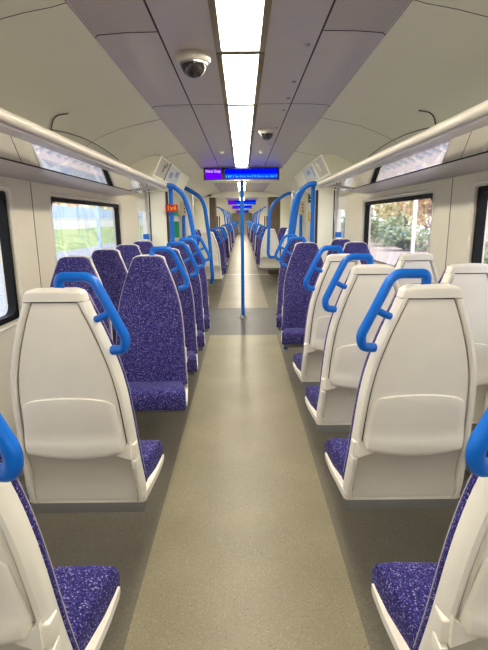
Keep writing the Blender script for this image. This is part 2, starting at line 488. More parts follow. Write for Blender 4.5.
# ------------------------------------------------------------------ luggage racks
for s, w in ((-1, 'left'), (1, 'right')):
    t = empty('luggage_rack', (s*.83, 0, 1.844))
    tag(t, 'glass-shelved luggage rack with cream front rail above the %s windows' % w, 'luggage rack', 'luggage racks')
    ox = s*.83; oz = 1.85
    def lx(pts): return [(s*x-ox, z-oz) for x, z in pts]
    y0, y1 = YB+.02, 5.22
    prof = [(.803, 1.860), (.806, 1.874), (.817, 1.884), (.832, 1.886), (.846, 1.878), (.850, 1.862), (.847, 1.847), (.837, 1.840), (.820, 1.840), (.808, 1.847)]
    bm = bmesh.new(); prism_xz(bm, lx(prof), y0, y1); link('front_rail', bm, M['rail'], t)
    bm = bmesh.new(); prism_xz(bm, lx([(.825, 1.839), (.845, 1.845), (.880, 1.838), (.880, 1.824), (.872, 1.822), (.830, 1.829)]), y0, y1); link('shelf_lip', bm, M['ledge'], t, smooth=False)
    bm = bmesh.new(); prism_xz(bm, lx([(.879, 1.833), (1.105, 1.797), (1.105, 1.790), (.879, 1.826)]), y0, y1); link('glass_shelf', bm, M['shelf'], t, smooth=False)
    bm = bmesh.new(); prism_xz(bm, lx([(1.102, 1.80), (1.108, 1.80), (1.108, 1.787), (1.102, 1.787)]), y0, y1); link('shelf_seal', bm, M['gap'], t, smooth=False)
    bm = bmesh.new(); prism_xz(bm, lx([(1.108, 1.80), (1.368, 1.797), (1.368, 1.757), (1.30, 1.762), (1.108, 1.788)]), y0, y1); link('rear_ledge', bm, M['ledge'], t, angle=20)
    for y in (.1, 4.85):
        bm = bmesh.new(); prism_xz(bm, lx([(.86, 1.834), (.86, 1.815), (1.11, 1.776), (1.11, 1.797)]), y-.008, y+.008); link('bracket', bm, M['alu'], t, smooth=False)

# ------------------------------------------------------------------ seats
WT = [(.30, .212), (.40, .224), (.44, .234), (.50, .230), (.61, .222), (.79, .213), (.88, .206), (.968, .194), (1.05, .173), (1.128, .148), (1.20, .120), (1.24, .103), (1.29, .094)]
YT = [(.30, .19), (.42, .135), (.61, .095), (.79, .062), (.968, .032), (1.128, .012), (1.29, 0.)]
def sw(z):  # smoothed half width
    return (lerp_tab(WT, z-.03)+lerp_tab(WT, z)*2+lerp_tab(WT, z+.03))/4 if z < 1.24 else lerp_tab(WT, z)
def sy(z): return (lerp_tab(YT, z-.05)+lerp_tab(YT, z)*2+lerp_tab(YT, z+.05))/4
ZT = 1.279

def seat_meshes(A):
    """mesh data for one seat facing +Y, aisle on side A (+1/-1), origin on the floor under the back top"""
    out = []
    def part(name, bm, mats, parent=None, **k): out.append((name, bm, mats, parent, k))
    # rim: two moulded edges joined under the headrest
    bm = bmesh.new()
    zs = [.40+(1.236-.40)*i/30 for i in range(31)]
    for s in (-1, 1):
        rows = []
        for z in zs:
            w, y = sw(z), sy(z)
            rows.append([(s*(w+.000), y+.052, z), (s*(w+.002), y+.03, z), (s*(w-.002), y+.010, z), (s*(w-.009), y-.002, z), (s*(w-.018), y-.004, z),
                         (s*(w-.025), y+.001, z), (s*(w-.028), y+.014, z), (s*(w-.027), y+.05, z)])
        V = grid(bm, rows, close=True)
        bm.faces.new(V[0]); bm.faces.new(V[-1])
    rows = []
    part('back_shell', bm, M['cream'])
    # dark groove backing
    bm = bmesh.new()
    rows = [[(x*(sw(z)-.01), sy(z)+yy, z) for x, yy in ((-1, .016 if z > .63 else .042), (1, .016 if z > .63 else .042), (1, .05), (-1, .05))] for z in [.42+(1.25-.42)*i/24 for i in range(25)]]
    V = grid(bm, rows, close=True); bm.faces.new(V[0]); bm.faces.new(V[-1])
    part('groove', bm, M['groove'], 'back_shell')
    # headrest cap
    bm = bmesh.new()
    rows = []
    n = 12
    for i in range(n+1):
        z = 1.239+(ZT-1.239)*i/n
        t = i/n
        w = (sw(1.239)+.001)*(1-t)+.096*t
        if t > .55: w -= .026*((t-.55)/.45)**2.2
        dep = .012*max(0, (t-.75)/.25)**2
        rows.append([(sx*w*cx, sy(z)+yy, z + (.006*(1-cx*cx) if i == n else 0)) for sx, cx, yy in
                     ((-1, 1, .05), (-1, 1.01, .02), (-1, .94, .002+dep), (-1, .8, -.004+dep), (-1, .4, -.006+dep), (1, 0, -.007+dep), (1, .4, -.006+dep), (1, .8, -.004+dep), (1, .94, .002+dep), (1, 1.01, .02), (1, 1, .05))])
    V = grid(bm, rows, close=True); bm.faces.new(V[0]); bm.faces.new(V[-1])
    part('headrest_cap', bm, M['cream'])
    # main back panel
    def panel(z0, z1, inset, yoff, bulge, nrow=18, arch=0, thick=.02):
        bm = bmesh.new(); rows = []
        cs = [-1, -.97, -.9, -.6, -.3, 0, .3, .6, .9, .97, 1]
        for i in range(nrow+1):
            t = i/nrow; z = z0+(z1-z0)*t; w = sw(z)-inset
            e = .006*(1-min(1, min(t, 1-t)*nrow/1.0))
            rows.append([(c*w, sy(z)+yoff+e+(.006 if abs(c) == 1 else 0)-bulge*(1-c*c), z+arch*(1-c*c)*t) for c in cs])
        V = grid(bm, rows)
        return bm
    part('back_panel', panel(.64, 1.233, .0315, .003, .004), M['cream'])
    # raised pocket / fold panel
    bm = bmesh.new(); rows = []
    cs = [-1, -.985, -.93, -.8, -.55, -.28, 0, .28, .55, .8, .93, .985, 1]
    tops = [0, .012, .06, .2, .4, .55, .68, .74, .80, .86, .93, .98, 1.0]
    prot = [.000, .008, .010, .011, .012, .013, .014, .019, .023, .025, .026, .026, .022]
    for t, pr in zip(tops, prot):
        row = []
        for c in cs:
            ztop = .885-.018*c*c-.020*abs(c)**10; zbot = .632+.030*c*c
            z = ztop*(1-t)+zbot*t
            w = .166+(.186-.166)*min(1, t*1.3)
            f = 1-.85*max(0, (abs(c)-.93)/.07)**2
            row.append((c*w, sy(z)+.002-pr*f-.004*(1-c*c), z))
        rows.append(row)
    rows.append([(x, y+.03, z+.012) for x, y, z in rows[-1]])
    grid(bm, rows)
    part('pocket_panel', bm, M['cream'])
    # lower concave panel
    bm = bmesh.new(); rows = []
    for i in range(15):
        t = i/14; z = .415+(.66-.415)*t
        w = sw(z)-.030
        yy = sy(z)+.012+.018*math.sin(PI*min(1, t*1.05)) if True else 0
        rows.append([(c*w, yy-.006*(1-min(1, t*4))-.006*(abs(c)**6), z) for c in (-1, -.95, -.85, -.5, 0, .5, .85, .95, 1)])
    grid(bm, rows)
    part('lower_panel', bm, M['cream_shaded'])
    # bottom skirt curling forward under the shell
    bm = bmesh.new(); rows = []
    for z, yo in ((.430, .014), (.422, .008), (.410, .010), (.402, .020), (.398, .045), (.398, .09)):
        w = sw(z)
        rows.append([(c*w, sy(.42)+yo, z) for c in (-1, -.9, -.5, 0, .5, .9, 1)])
    grid(bm, rows)
    part('bottom_skirt', bm, M['cream_shaded'], 'back_shell')
    # armrest lug on the aisle side
    bm = bmesh.new()
    w = sw(.66); y = sy(.66)
    box(bm, -.024, .004, -.010, .034, -.032, .030, .006, 3)
    for v in bm.verts: v.co = Vector((A*(w+v.co.x), y+v.co.y, .655+v.co.z))
    b2 = bmesh.new()
    q = [(A*(w-.012), .70), (A*(w-.012), .628), (A*(w-.075), .640)]
    a_ = [bm.verts.new((x, y-.022 if k < 2 else y-.010, z)) for k, (x, z) in enumerate(q)]
    b_ = [bm.verts.new((x, y+.03, z)) for x, z in q]
    bm.faces.new(a_); bm.faces.new(b_)
    for k in range(3): bm.faces.new([a_[k], a_[(k+1) % 3], b_[(k+1) % 3], b_[k]])
    b2.free()
    box(bm, min(A*(w-.012), A*(w+.006)), max(A*(w-.012), A*(w+.006)), y-.016, y+.03, .585, .62, .005, 2)
    part('armrest_lug', bm, M['cream'])
    # upholstered back, seen from the front and as a dark edge from behind
    bm = bmesh.new(); rows = []
    zz = [.47+(1.254-.47)*i/28 for i in range(29)]
    for z in zz:
        w = sw(z)+.002; y = sy(z)
        if z > 1.2: w = max(.06, w-.004)
        lum = .014*math.exp(-((z-.66)/.13)**2)
        th = .098+lum
        ring = [(-w*.98, y+.046), (-w-.001, y+.053), (-w-.001, y+.064), (-w*.92, y+.052+(th-.052)*.72), (-w*.7, y+th), (-w*.3, y+th-.004), (w*.3, y+th-.004), (w*.7, y+th), (w*.92, y+.052+(th-.052)*.72), (w+.001, y+.064), (w+.001, y+.053), (w*.98, y+.046)]
        rows.append([(a, b, z) for a, b in ring])
    for dz, k in ((.012, .90), (.019, .74), (.022, .5)):
        z = 1.254+dz; w = (sw(1.254)+.002)*k; y = sy(1.254); th = .098-.014*(1-k)*2
        rows.append([(a*k, b if j in (0, 11, 1, 10) else y+(b-y)*(1-.12*(1-k)), z) for j, (a, b, _) in enumerate(rows[len(zz)-1])])
    V = grid(bm, rows, close=True); bm.faces.new(V[0]); bm.faces.new(V[-1])
    part('backrest_pad', bm, M['fabric'])
    # piping round the pad
    pts = []
    for z in [.50+(1.247-.50)*i/18 for i in range(19)]:
        pts.append((-(sw(z)+.001), sy(z)+.066, z))
    pts += [(-.086, .066, 1.268), (-.06, .066, 1.276), (.06, .066, 1.276), (.086, .066, 1.268)]
    pts += [(-x, y, z) for x, y, z in reversed(pts[:19])]
    part('piping', tbm(pts, .0028, 6), M['piping'], 'backrest_pad')
    # cushion
    bm = bmesh.new(); rows = []
    for t, zt, zb, k in ((0, .472, .425, .93), (.02, .490, .42, .96), (.25, .505, .416, .975), (.6, .520, .416, .99), (.85, .524, .416, 1.), (.93, .520, .414, .998), (.965, .510, .405, .996), (.99, .492, .405, .988), (1., .470, .412, .97)):
        y = .165+(.466-.165)*t; w = (.205+(.230-.205)*t)*k; ox = A*.028*t
        rows.append([(ox+a_, y, c_) for a_, c_ in ((-w*.97, zb), (-w, zb+.012), (-w, zt-.018), (-w*.96, zt-.004), (-w*.8, zt), (0, zt-.004), (w*.8, zt), (w*.96, zt-.004), (w, zt-.018), (w, zb+.012), (w*.97, zb))])
    V = grid(bm, rows, close=True); bm.faces.new(V[0]); bm.faces.new(V[-1])
    part('seat_cushion', bm, M['fabric'])
    # cream pan under the cushion
    bm = bmesh.new(); rows = []
    for t, zt, zb in ((0, .432, .396), (.3, .428, .396), (.7, .430, .398), (.95, .446, .412), (1., .450, .425)):
        y = .15+(.442-.15)*t; w = .232; ox = A*.028*t
        rows.append([(ox-w+.012, y, zb), (ox-w, y, zb+.006), (ox-w, y, zt), (ox+w, y, zt), (ox+w, y, zb+.006), (ox+w-.012, y, zb)])
    V = grid(bm, rows, close=True); bm.faces.new(V[0]); bm.faces.new(V[-1])
    part('seat_pan', bm, M['cream'])
    bm = bmesh.new()
    box(bm, -.2245 if A > 0 or True else 0, .2245, .150, .37, .350, .397, .006)
    for v in bm.verts:
        if v.co.x*A < 0: v.co.x -= A*(v.co.x*0+.0065)
    part('support_base', bm, M['base'])
    return out

def handle_mesh(A):
    p = [(.018, .026, 1.274), (.018, .022, 1.318), (.134, .012, 1.320), (.178, .000, 1.235), (.236, .000, 1.112), (.226, .006, 1.072), (.180, .026, 1.064)]
    return tbm([(A*x, y, z) for x, y, z in p], .0165, 12, .035)
def stub_mesh(A):
    return tbm([(A*.136, .016, 1.176), (A*.156, .004, 1.184), (A*.192, .002, 1.204)], .0125, 10, .02)

protos = {}
def beam(bm, A, n):
    # cantilever bracket from the pair of seats out to the carriage side
    x0, x1 = -A*.23, -A*(WX-AX+.0005)
    box(bm, min(x0, x1), max(x0, x1), .20, .28, .352, .392, .005)
    return bm

def copy_seat(src, loc, rz):
    r = src.copy(); COL.objects.link(r); r.location = loc; r.rotation_euler = (0, 0, rz)
    for ch in src.children:
        c = ch.copy(); COL.objects.link(c); c.parent = r
        for g in ch.children:
            d = g.copy(); COL.objects.link(d); d.parent = c
    return r

def make_seat(A, handle, loc, rz, lone=False):
    key = (A, handle, lone)
    if key in protos: return copy_seat(protos[key], loc, rz)
    t = empty('train_seat', loc, rz)
    by = {}
    share = protos.get(('m', A))
    if share is None:
        for name, bm, mats, par, k in seat_meshes(A):
            if name == 'armrest_lug' and not handle: bm.free(); continue
            by[name] = link(name, bm, mats, by.get(par, t), **k)
    if handle:
        h = link('grab_handle', handle_mesh(A), M['blue'], t); h['label'] = 'bright blue grab handle'
        link('handle_stub', stub_mesh(A), M['blue'], h)
        if lone: link('wall_bracket', beam(bmesh.new(), A, 0), M['base_dk'], t)
    else:
        link('wall_bracket', bxm(min(-A*.23, -A*(WX-WXS-.005)), max(-A*.23, -A*(WX-WXS-.005)), .2, .28, .352, .392, .005), M['base_dk'], t)
    by['backrest_pad']['label'] = 'purple-blue speckled upholstery'
    by['seat_cushion']['label'] = 'purple-blue speckled cushion'
    protos[key] = t
    return t

AX, WXS = .630, 1.094
SEAT_G = 'train seats in rows'
def place(side, col, d, facing, label, group=None, lone=False):
    """side -1/1, col a/w, d = back top distance, facing True when it faces the camera"""
    x = side*((.597 if col == 'a' else 1.065) if facing else (AX if col == 'a' else WXS))
    if d < 1: x += side*.000
    A = -side if not facing else side        # aisle side in the seat's own frame
    o = make_seat(A, col == 'a', (x, d, 0), PI if facing else 0, lone)
    tag(o, label, 'seat', group or 'train seats in the near saloon')
    return o

place(-1, 'a', .735, False, 'cream-backed seat cut off by the bottom left corner of the photo', lone=True)
place(1, 'a', .735, False, 'cream-backed seat cut off by the bottom right corner of the photo', lone=True)
place(-1, 'a', 1.53, False, 'large cream seat back left of the aisle with blue handle, whole back showing', lone=True)
place(1, 'a', 1.53, False, 'nearest whole cream seat back right of the aisle, blue handle on its aisle side', lone=True)
place(1, 'a', 2.23, False, 'second whole cream aisle seat back from the camera, right of the aisle')
place(1, 'a', 2.93, False, 'third cream aisle seat back on the right, directly before the blue seats')
place(1, 'w', 2.23, False, 'cream window seat back cut by the right photo edge, below the window pillar')
place(1, 'w', 2.93, False, 'cream window seat back below the whole right-hand window')
for k, d in enumerate((3.05, 3.75, 4.45, 5.15)):
    place(-1, 'a', d, True, ['front-most blue aisle seat facing the camera, left of the aisle',
                             'second blue aisle seat facing the camera in the left row',
                             'third blue aisle seat facing the camera in the left row',
                             'fourth blue aisle seat in the left row, next to the vestibule'][k])
    place(-1, 'w', d, True, ['darkest blue window seat, behind the handle of the large left cream seat',
                             'blue window seat on the left, second from the camera, below the window',
                             'third blue window seat on the left, at the far end of the window',
                             'fourth blue window seat on the left, with a blue clamp above it'][k])
for k, d in enumerate((4.50, 5.18)):
    place(1, 'a', d, True, ['nearest blue aisle seat facing the camera, right of the aisle',
                            'blue aisle seat on the right just before the vestibule poles'][k])
    place(1, 'w', d, True, ['blue window seat on the right facing the camera, left of the whole window',
                            'blue window seat on the right with a blue clamp above it'][k])
# beyond the vestibule
for side, seq in ((-1, ((8.75, 0), (10.25, 1), (10.95, 1), (11.25, 0))), (1, ((10.7, 0), (12.3, 1)))):
    w = 'left' if side < 0 else 'right'
    for k, (d, fc) in enumerate(seq):
        nth = ordl[k]
        for c in 'aw':
            place(side, c, d, bool(fc), '%s %s %s seat beyond the vestibule pole, %s of the aisle' % (nth, 'blue front-facing' if fc else 'cream-backed', 'aisle' if c == 'a' else 'window', w), 'seats beyond the vestibule')

# far carriages: one mesh per seat, too small to show parts
def far_seat_mesh(A):
    me = None
    bmall = bmesh.new()
    mats = [M['cream'], M['cream_shaded'], M['fabric'], M['groove'], M['base'], M['blue'], M['piping']]
    for name, bm, mt, par, k in seat_meshes(A):
        if name in ('groove', 'piping', 'armrest_lug'): bm.free(); continue
        i = mats.index(mt)
        for f in bm.faces: f.material_index = i
        tmp = bpy.data.meshes.new('tmp'); bm.to_mesh(tmp); bm.free()
        bmall.from_mesh(tmp); bpy.data.meshes.remove(tmp)
    beam(bmall, A, 0)
    h = handle_mesh(A)
    for f in h.faces: f.material_index = 5
    tmp = bpy.data.meshes.new('tmp'); h.to_mesh(tmp); h.free(); bmall.from_mesh(tmp); bpy.data.meshes.remove(tmp)
    bmesh.ops.recalc_face_normals(bmall, faces=bmall.faces)
    me = bpy.data.meshes.new('far_seat'); bmall.to_mesh(me); bmall.free()
    for m in mats: me.materials.append(m)
    for p in me.polygons: p.use_smooth = True
    me.set_sharp_from_angle(angle=math.radians(40))
    return me
farm = {1: far_seat_mesh(1), -1: far_seat_mesh(-1)}
def far_rows():
    d = 14.3
    while d < 46:
        for off, fc in ((0, 1), (.22, 0), (.92, 0), (2.36, 1), (3.06, 1), (3.28, 0), (4.72, 1)):
            yield d+off, fc
        d += 8.6
for side in (-1, 1):
    for d, fc in far_rows():
        d += .5 if side > 0 else 0
        A = -side if not fc else side
        o = bpy.data.objects.new('train_seat', farm[A]); COL.objects.link(o)
        o.location = (side*AX, d, 0); o.rotation_euler = (0, 0, PI if fc else 0)
        tag(o, '%s, far beyond the gangway, %s of the aisle' % ('tiny blue seat facing the camera' if fc else 'tiny cream-backed seat', 'left' if side < 0 else 'right'), 'seat',
            'distant %s seats on the %s' % ('blue-fronted' if fc else 'cream-backed', 'left' if side < 0 else 'right'))

# ------------------------------------------------------------------ poles and screens
def pole(name, pts, r, label, fl=.12, feet=True, cat='pole'):
    p0 = Vector(pts[0])
    o = empty(name, p0)
    q = [Vector(p)-p0 for p in pts]
    link('tube', tbm(q, r, 12, fl), M['blue'], o)
    if feet:
        bm = bmesh.new(); lathe(bm, [(r*2.4, 0), (r*2.4, .006), (r*1.5, .016), (r*1.25, .05), (r*1.02, .052)], (0, 0, 0), 20)
        link('foot_collar', bm, M['steel'], o)
    tag(o, label, cat)
    return o

vp = pole('grab_pole', [(0, 7.14, 0.0005), (0, 7.14, 2.185)], .027, 'tall blue vertical pole standing in the middle of the aisle')
bm = bmesh.new(); lathe(bm, [(.045, -.002), (.045, -.02), (.022, -.06)], (0, 0, 2.189), 20); link('top_collar', bm, M['dark'], vp)

for s, w in ((-1, 'left'), (1, 'right')):
    t = empty('draught_screen', (s*1.0, 5.32, 0))
    tag(t, 'cream draught screen with dark edge strips behind the last %s seats' % w, 'screen', 'draught screens')
    def sb(x0, x1, y0, y1, z0, z1, bev=.006):
        a, b = s*x0-s*1.0, s*x1-s*1.0
        return bxm(min(a, b), max(a, b), y0-5.32, y1-5.32, z0, z1, bev)
    link('cream_column', sb(.835, 1.005, 5.30, 5.42, 0, 1.80, .012), M['coving'], t)
    link('edge_strip', sb(.812, .833, 5.31, 5.37, .02, 1.80, .003), M['dark'], t)
    link('seal_strip', sb(1.007, 1.02, 5.31, 5.36, .02, 1.80, .003), M['dark'], t)
    link('post', sb(1.03, 1.062, 5.31, 5.35, .02, 1.80, .008), M['alu'], t)
    link('lower_panel', sb(1.065, 1.365, 5.32, 5.36, .02, .95, .004), M['cream'], t)
    link('clear_panel', sb(1.065, 1.365, 5.335, 5.343, .955, 1.72, .001), M['glass'], t)
    c = link('clamp', bxm(-.03, .03, -.03, .03, -.028, .028, .008, 3), M['blue'])
    c.location = (s*1.055, 5.24, 1.322); c.name = 'seat_clamp'
    tag(c, 'small blue clamp above the %s window seat beside the draught screen' % w, 'clamp', 'blue clamps')
    pole('screen_pole', [(s*.775, 5.30, 0), (s*.775, 5.30, 1.86)], .023, 'straight blue pole at the edge of the %s draught screen' % w)

pole('curved_pole', [(-.80, 5.24, 1.862), (-.74, 5.26, 1.852), (-.64, 5.3, 1.775), (-.585, 5.32, 1.60), (-.53, 5.34, 1.25), (-.50, 5.34, .0)], .026, 'curved blue pole bending down from the left luggage rack rail to the floor', .14, False)
pole('curved_pole', [(.80, 5.24, 1.862), (.73, 5.26, 1.862), (.61, 5.3, 1.775), (.565, 5.32, 1.60), (.525, 5.34, 1.25), (.50, 5.34, .0)], .026, 'left one of two curved blue poles from the right luggage rack rail', .14, False)
pole('curved_pole', [(.84, 5.9, 1.90), (.76, 5.92, 1.868), (.69, 5.95, 1.72), (.655, 5.95, 1.50), (.62, 5.95, 1.2), (.60, 5.95, .0)], .026, 'right one of two curved blue poles, behind the other beyond the right seats', .14, False)
pole('curved_pole', [(-1.0, 8.4, 2.04), (-.95, 8.4, 2.02), (-.72, 8.45, 1.88), (-.655, 8.5, 1.72), (-.585, 8.55, 1.10), (-.55, 8.55, .45), (-.58, 8.68, .35)], .034, 'curved blue pole on the left beyond the vestibule, beside a cream seat', .16, False)
pole('curved_pole', [(1.2, 10.5, 2.03), (.99, 10.5, 2.04), (.70, 10.55, 1.85), (.60, 10.55, 1.64), (.57, 10.55, .75), (.60, 10.56, .66), (.72, 10.58, .66)], .034, 'curved blue pole on the right beyond the vestibule, beside a cream seat', .16, False)
for k, (x, y) in enumerate(((-.56, 15.95), (-.56, 18.3), (-.58, 19.6), (-.58, 21.6), (.56, 16.45), (.56, 18.8), (.58, 20.1), (.58, 22.1), (-.58, 24.55), (.58, 25.05), (.58, 27.4), (-.58, 26.9))):
    s = -1 if x < 0 else 1
    pole('curved_pole', [(x+s*.28, y, 1.9), (x+s*.16, y, 1.86), (x+s*.03, y, 1.7), (x, y, 1.3), (x, y, 0)], .02, 'thin blue pole far beyond the gangway, %s of the aisle' % ('left' if s < 0 else 'right'), .14, False)['group'] = 'distant poles %s' % ('left' if s < 0 else 'right')

# ------------------------------------------------------------------ door header boxes with notices
for s, w in ((-1, 'left'), (1, 'right')):
    P = lambda x, z: (s*x-s*.85, z-2.0)
    t = empty('notice_box', (s*.85, 0, 2.0))
    tag(t, 'angled cream box with paper notices above the %s doorway' % w, 'box', 'door header boxes')
    bm = bmesh.new()
    prism_xz(bm, [P(.80, 2.13), P(.90, 1.93), P(1.0, 1.905), P(1.33, 1.905), P(1.33, 2.0), P(1.0, 2.12)], 4.95, 7.5)
    bmesh.ops.bevel(bm, geom=list(bm.edges), offset=.004, segments=2, affect='EDGES')
    link('casing', bm, M['coving'], t)
    nx, nz = -s*.8944, -.4472     # face normal towards the aisle
    def on_face(bm, y0, y1, f0, f1, off=.003, mi=0):
        def pt(y, f): return (s*(.80+.10*f)-s*.85+nx*off, y, 2.13-.20*f-2.0+nz*off)
        q = [pt(y0, f0), pt(y1, f0), pt(y1, f1), pt(y0, f1)]
        q2 = [(a-nx*off*1.2, b, c-nz*off*1.2) for a, b, c in q]
        A_ = [bm.verts.new(p) for p in q]; B_ = [bm.verts.new(p) for p in q2]
        bm.faces.new(A_).material_index = mi; bm.faces.new(B_).material_index = mi
        for k in range(4): bm.faces.new([A_[k], A_[(k+1) % 4], B_[(k+1) % 4], B_[k]]).material_index = mi
        return bm
    pp = link('notice', on_face(bmesh.new(), 5.02, 5.58, .07, .9), M['notice'], t, smooth=False); pp['label'] = 'pale notice with dark print'
    bm = bmesh.new(); on_face(bm, 5.30, 5.36, .25, .62, .005); on_face(bm, 5.40, 5.45, .14, .30, .005); on_face(bm, 5.34, 5.46, .32, .36, .005)
    link('print', bm, M['ink'] if s < 0 else M['coving'], pp, smooth=False)
    pp = link('notice', on_face(bmesh.new(), 5.68, 6.55, .06, .92), M['paper'], t, smooth=False); pp['label'] = 'pale blue notice'
    bm = bmesh.new()
    if s < 0: on_face(bm, 5.80, 6.02, .38, .70, .005); on_face(bm, 6.2, 6.4, .2, .5, .005)
    else: on_face(bm, 5.75, 5.83, .2, .72, .005); on_face(bm, 6.0, 6.25, .25, .5, .005)
    link('print', bm, M['ink_blue'], pp, smooth=False)
    link('divider', on_face(bmesh.new(), 5.60, 5.64, .03, .95, .004), M['dark'] if s < 0 else M['coving'], t, smooth=False)

# ------------------------------------------------------------------ hanging displays
def text(s, size, mat, parent, loc, rot, name, width=None):
    cu = bpy.data.curves.new(name, 'FONT'); cu.body = s; cu.size = size; cu.extrude = .001; cu.align_x = 'CENTER'; cu.align_y = 'CENTER'
    tmp = bpy.data.objects.new(name, cu)
    dg = bpy.context.evaluated_depsgraph_get()
    COL.objects.link(tmp)
    bpy.context.view_layer.update()
    me = bpy.data.meshes.new_from_object(tmp.evaluated_get(bpy.context.evaluated_depsgraph_get()))
    bpy.data.objects.remove(tmp)
    me.materials.clear(); me.materials.append(mat)
    o = bpy.data.objects.new(name, me); COL.objects.link(o); o.parent = parent
    o.location = loc; o.rotation_euler = rot
    return o
def display(d, label, detail, group=None):
    t = empty('display_screen', (0, d, 2.122))
    link('housing', bxm(-.535, .53, 0, .11, -.083, .083, .006), M['dark'], t)
    p = link('small_screen', bxm(-.513, -.285, -.003, .002, -.066, .066), M['purple_scr'], t, smooth=False); p['label'] = 'purple screen'
    b = link('wide_screen', bxm(-.235, .508, -.003, .002, -.066, .066), M['blue_scr'], t, smooth=False); b['label'] = 'deep blue screen'
    link('band', bxm(-.235, .508, -.005, -.003, -.063, -.004), M['blue_lite'], b, smooth=False)
    bm = bmesh.new(); box(bm, -.54, .535, -.004, .11, .083, .09); box(bm, -.54, .535, -.004, .11, -.09, -.083); link('trim', bm, M['alu'], t, smooth=False)
    if detail:
        text('Next Stop', .05, M['txt_white'], p, (-.40, -.006, .034), (PI/2, 0, 0), 'lettering')
        bm = bmesh.new(); x = -.22
        rr = random.Random(3)
        while x < .49:
            w = rr.uniform(.008, .016); h = rr.choice((.02, .026, .034))
            box(bm, x, x+w*.45, -.007, -.005, -.052, -.052+h); box(bm, x, x+w, -.007, -.005, -.052+h*rr.choice((.1, .5, .8)), -.046+h*rr.choice((.1, .5, .75)))
            x += w+rr.choice((.006, .006, .02))
        link('lettering', bm, M['txt_cyan'], b, smooth=False)
    tag(t, label, 'display', group)
display(6.90, 'large purple and blue passenger display hanging from the ceiling', True)
display(18.6, 'second passenger display down the train, seen behind the pole', False, 'distant displays')
display(26.0, 'third, smaller passenger display down the train behind the pole', False, 'distant displays')
display(42.0, 'last and smallest passenger display down the train', False, 'distant displays')

# ------------------------------------------------------------------ cameras and sensors on the ceiling
def cctv(x, y, sc, label):
    t = empty('security_camera', (x, y, ZC)); t.scale = (sc, sc, sc)
    link('base', lathe(bmesh.new(), [(.078, 0), (.080, -.005), (.079, -.022), (.072, -.034), (.060, -.038), (.056, -.036)], seg=32), M['camera_body'], t)
    link('dome', lathe(bmesh.new(), [(.056, -.034)] + [(.056*math.cos(a), -.042-.052*math.sin(a)) for a in [PI/2*k/8 for k in range(9)]], seg=32), M['dome'], t)
    link('bezel', lathe(bmesh.new(), [(.064, -.036), (.063, -.043), (.057, -.045), (.055, -.038)], seg=32), M['steel'], t)
    tag(t, label, 'camera')
cctv(-.212, 2.32, 1., 'large white dome security camera on the ceiling left of the lights')
cctv(.212, 4.13, .9, 'smaller dome security camera on the ceiling right of the lights')
for x, w in ((-.215, 'left'), (.215, 'right')):
    t = empty('ceiling_sensor', (x, 5.28, ZC))
    link('base', lathe(bmesh.new(), [(.05, 0), (.05, -.01), (.042, -.018), (.03, -.02)], seg=20), M['camera_body'], t)
    link('sensor_head', lathe(bmesh.new(), [(.03, -.018), (.028, -.034), (.012, -.044), (.001, -.046)], seg=20), M['white'], t)
    tag(t, 'small pale round sensor on the ceiling near the display, %s of the lights' % w, 'sensor', 'ceiling sensors')

# ------------------------------------------------------------------ far side of the vestibule
for s, w in ((-1, 'left'), (1, 'right')):
    cy = 8.95 if s > 0 else 8.45; kk = 1 if s > 0 else .944
    t = empty('equipment_cabinet', (s*1.16*kk, cy, 0))
    bm = bmesh.new(); box(bm, -.21, .20, 0, .12, 0, 2.0, .008)
    for v in bm.verts: v.co.x *= s
    link('panel', bm, M['white'], t)
    link('trim', bxm(min(-s*.215, -s*.235), max(-s*.215, -s*.235), 0, .1, 0, 1.98, .004), M['alu'], t)
    tag(t, 'white panel at the far side of the vestibule, %s of the aisle' % w, 'panel', 'vestibule panels')
    c = link('control_box', bxm(-.055, .055, -.05, 0, -.12, .12, .012, 3), M['tan']); c.location = (s*1.085*kk, cy-.002, 1.69)
    b = bmesh.new()
    for z in (.05, 0, -.05): lathe(b, [(.010, 0), (.008, .006)], (0, 0, 0), 10)
    b.free()
    bb = bmesh.new()
    for z in (.06, .0, -.06): box(bb, .015, .038, -.056, -.05, z-.012, z+.012, .003)
    link('buttons', bb, M['dark'], c)
    tag(c, 'beige control box on the %s vestibule panel' % w, 'control box', 'control boxes')
    h = link('door_grab_handle', tbm([(0, 0, .0), (0, -.05, .0), (0, -.05, -.5), (0, 0, -.5)], .028, 10, .03), M['blue']); h.location = (s*1.085*kk, cy-.002, 1.55)
    tag(h, 'thick blue upright handle under the %s beige control box' % w, 'handle', 'upright handles')
g = link('exit_sign', bxm(-.055, .055, -.008, 0, -.10, .10, .003), M['green_dk']); g.location = (1.275, 8.948, 1.88)
bm = bmesh.new(); box(bm, -.02, .02, -.010, -.008, .01, .05); box(bm, -.03, .03, -.010, -.008, -.05, -.035); link('symbol', bm, M['white'], g, smooth=False)
tag(g, 'dark green safety sign high on the right vestibule panel', 'sign')
g = link('warning_sticker', bxm(-.05, .05, -.006, 0, -.09, .09, .003), M['yellow']); g.location = (1.275, 8.948, 1.535)
link('symbol', bxm(-.005, .038, -.008, -.006, -.035, .04), M['red'], g, smooth=False)
tag(g, 'yellow warning sticker below the green sign on the right panel', 'sticker')
g = link('safety_notice', bxm(-.10, .09, -.006, 0, -.14, .14, .003), M['green']); g.location = (-1.20, 8.448, 1.33)
tag(g, 'large green notice on the left vestibule panel', 'notice')
g = link('safety_notice', bxm(-.08, .08, -.006, 0, -.03, .03, .003), M['green']); g.location = (-1.20, 8.448, 1.60)
tag(g, 'small green strip notice above the large one on the left panel', 'notice')
g = link('coach_plate', bxm(-.066, .066, -.006, .006, -.04, .04, .004), M['red']); g.location = (-.768, 5.270, 1.622)
text('1x4', .068, M['yellow'], g, (0, -.0075, 0), (PI/2, 0, 0), 'lettering')
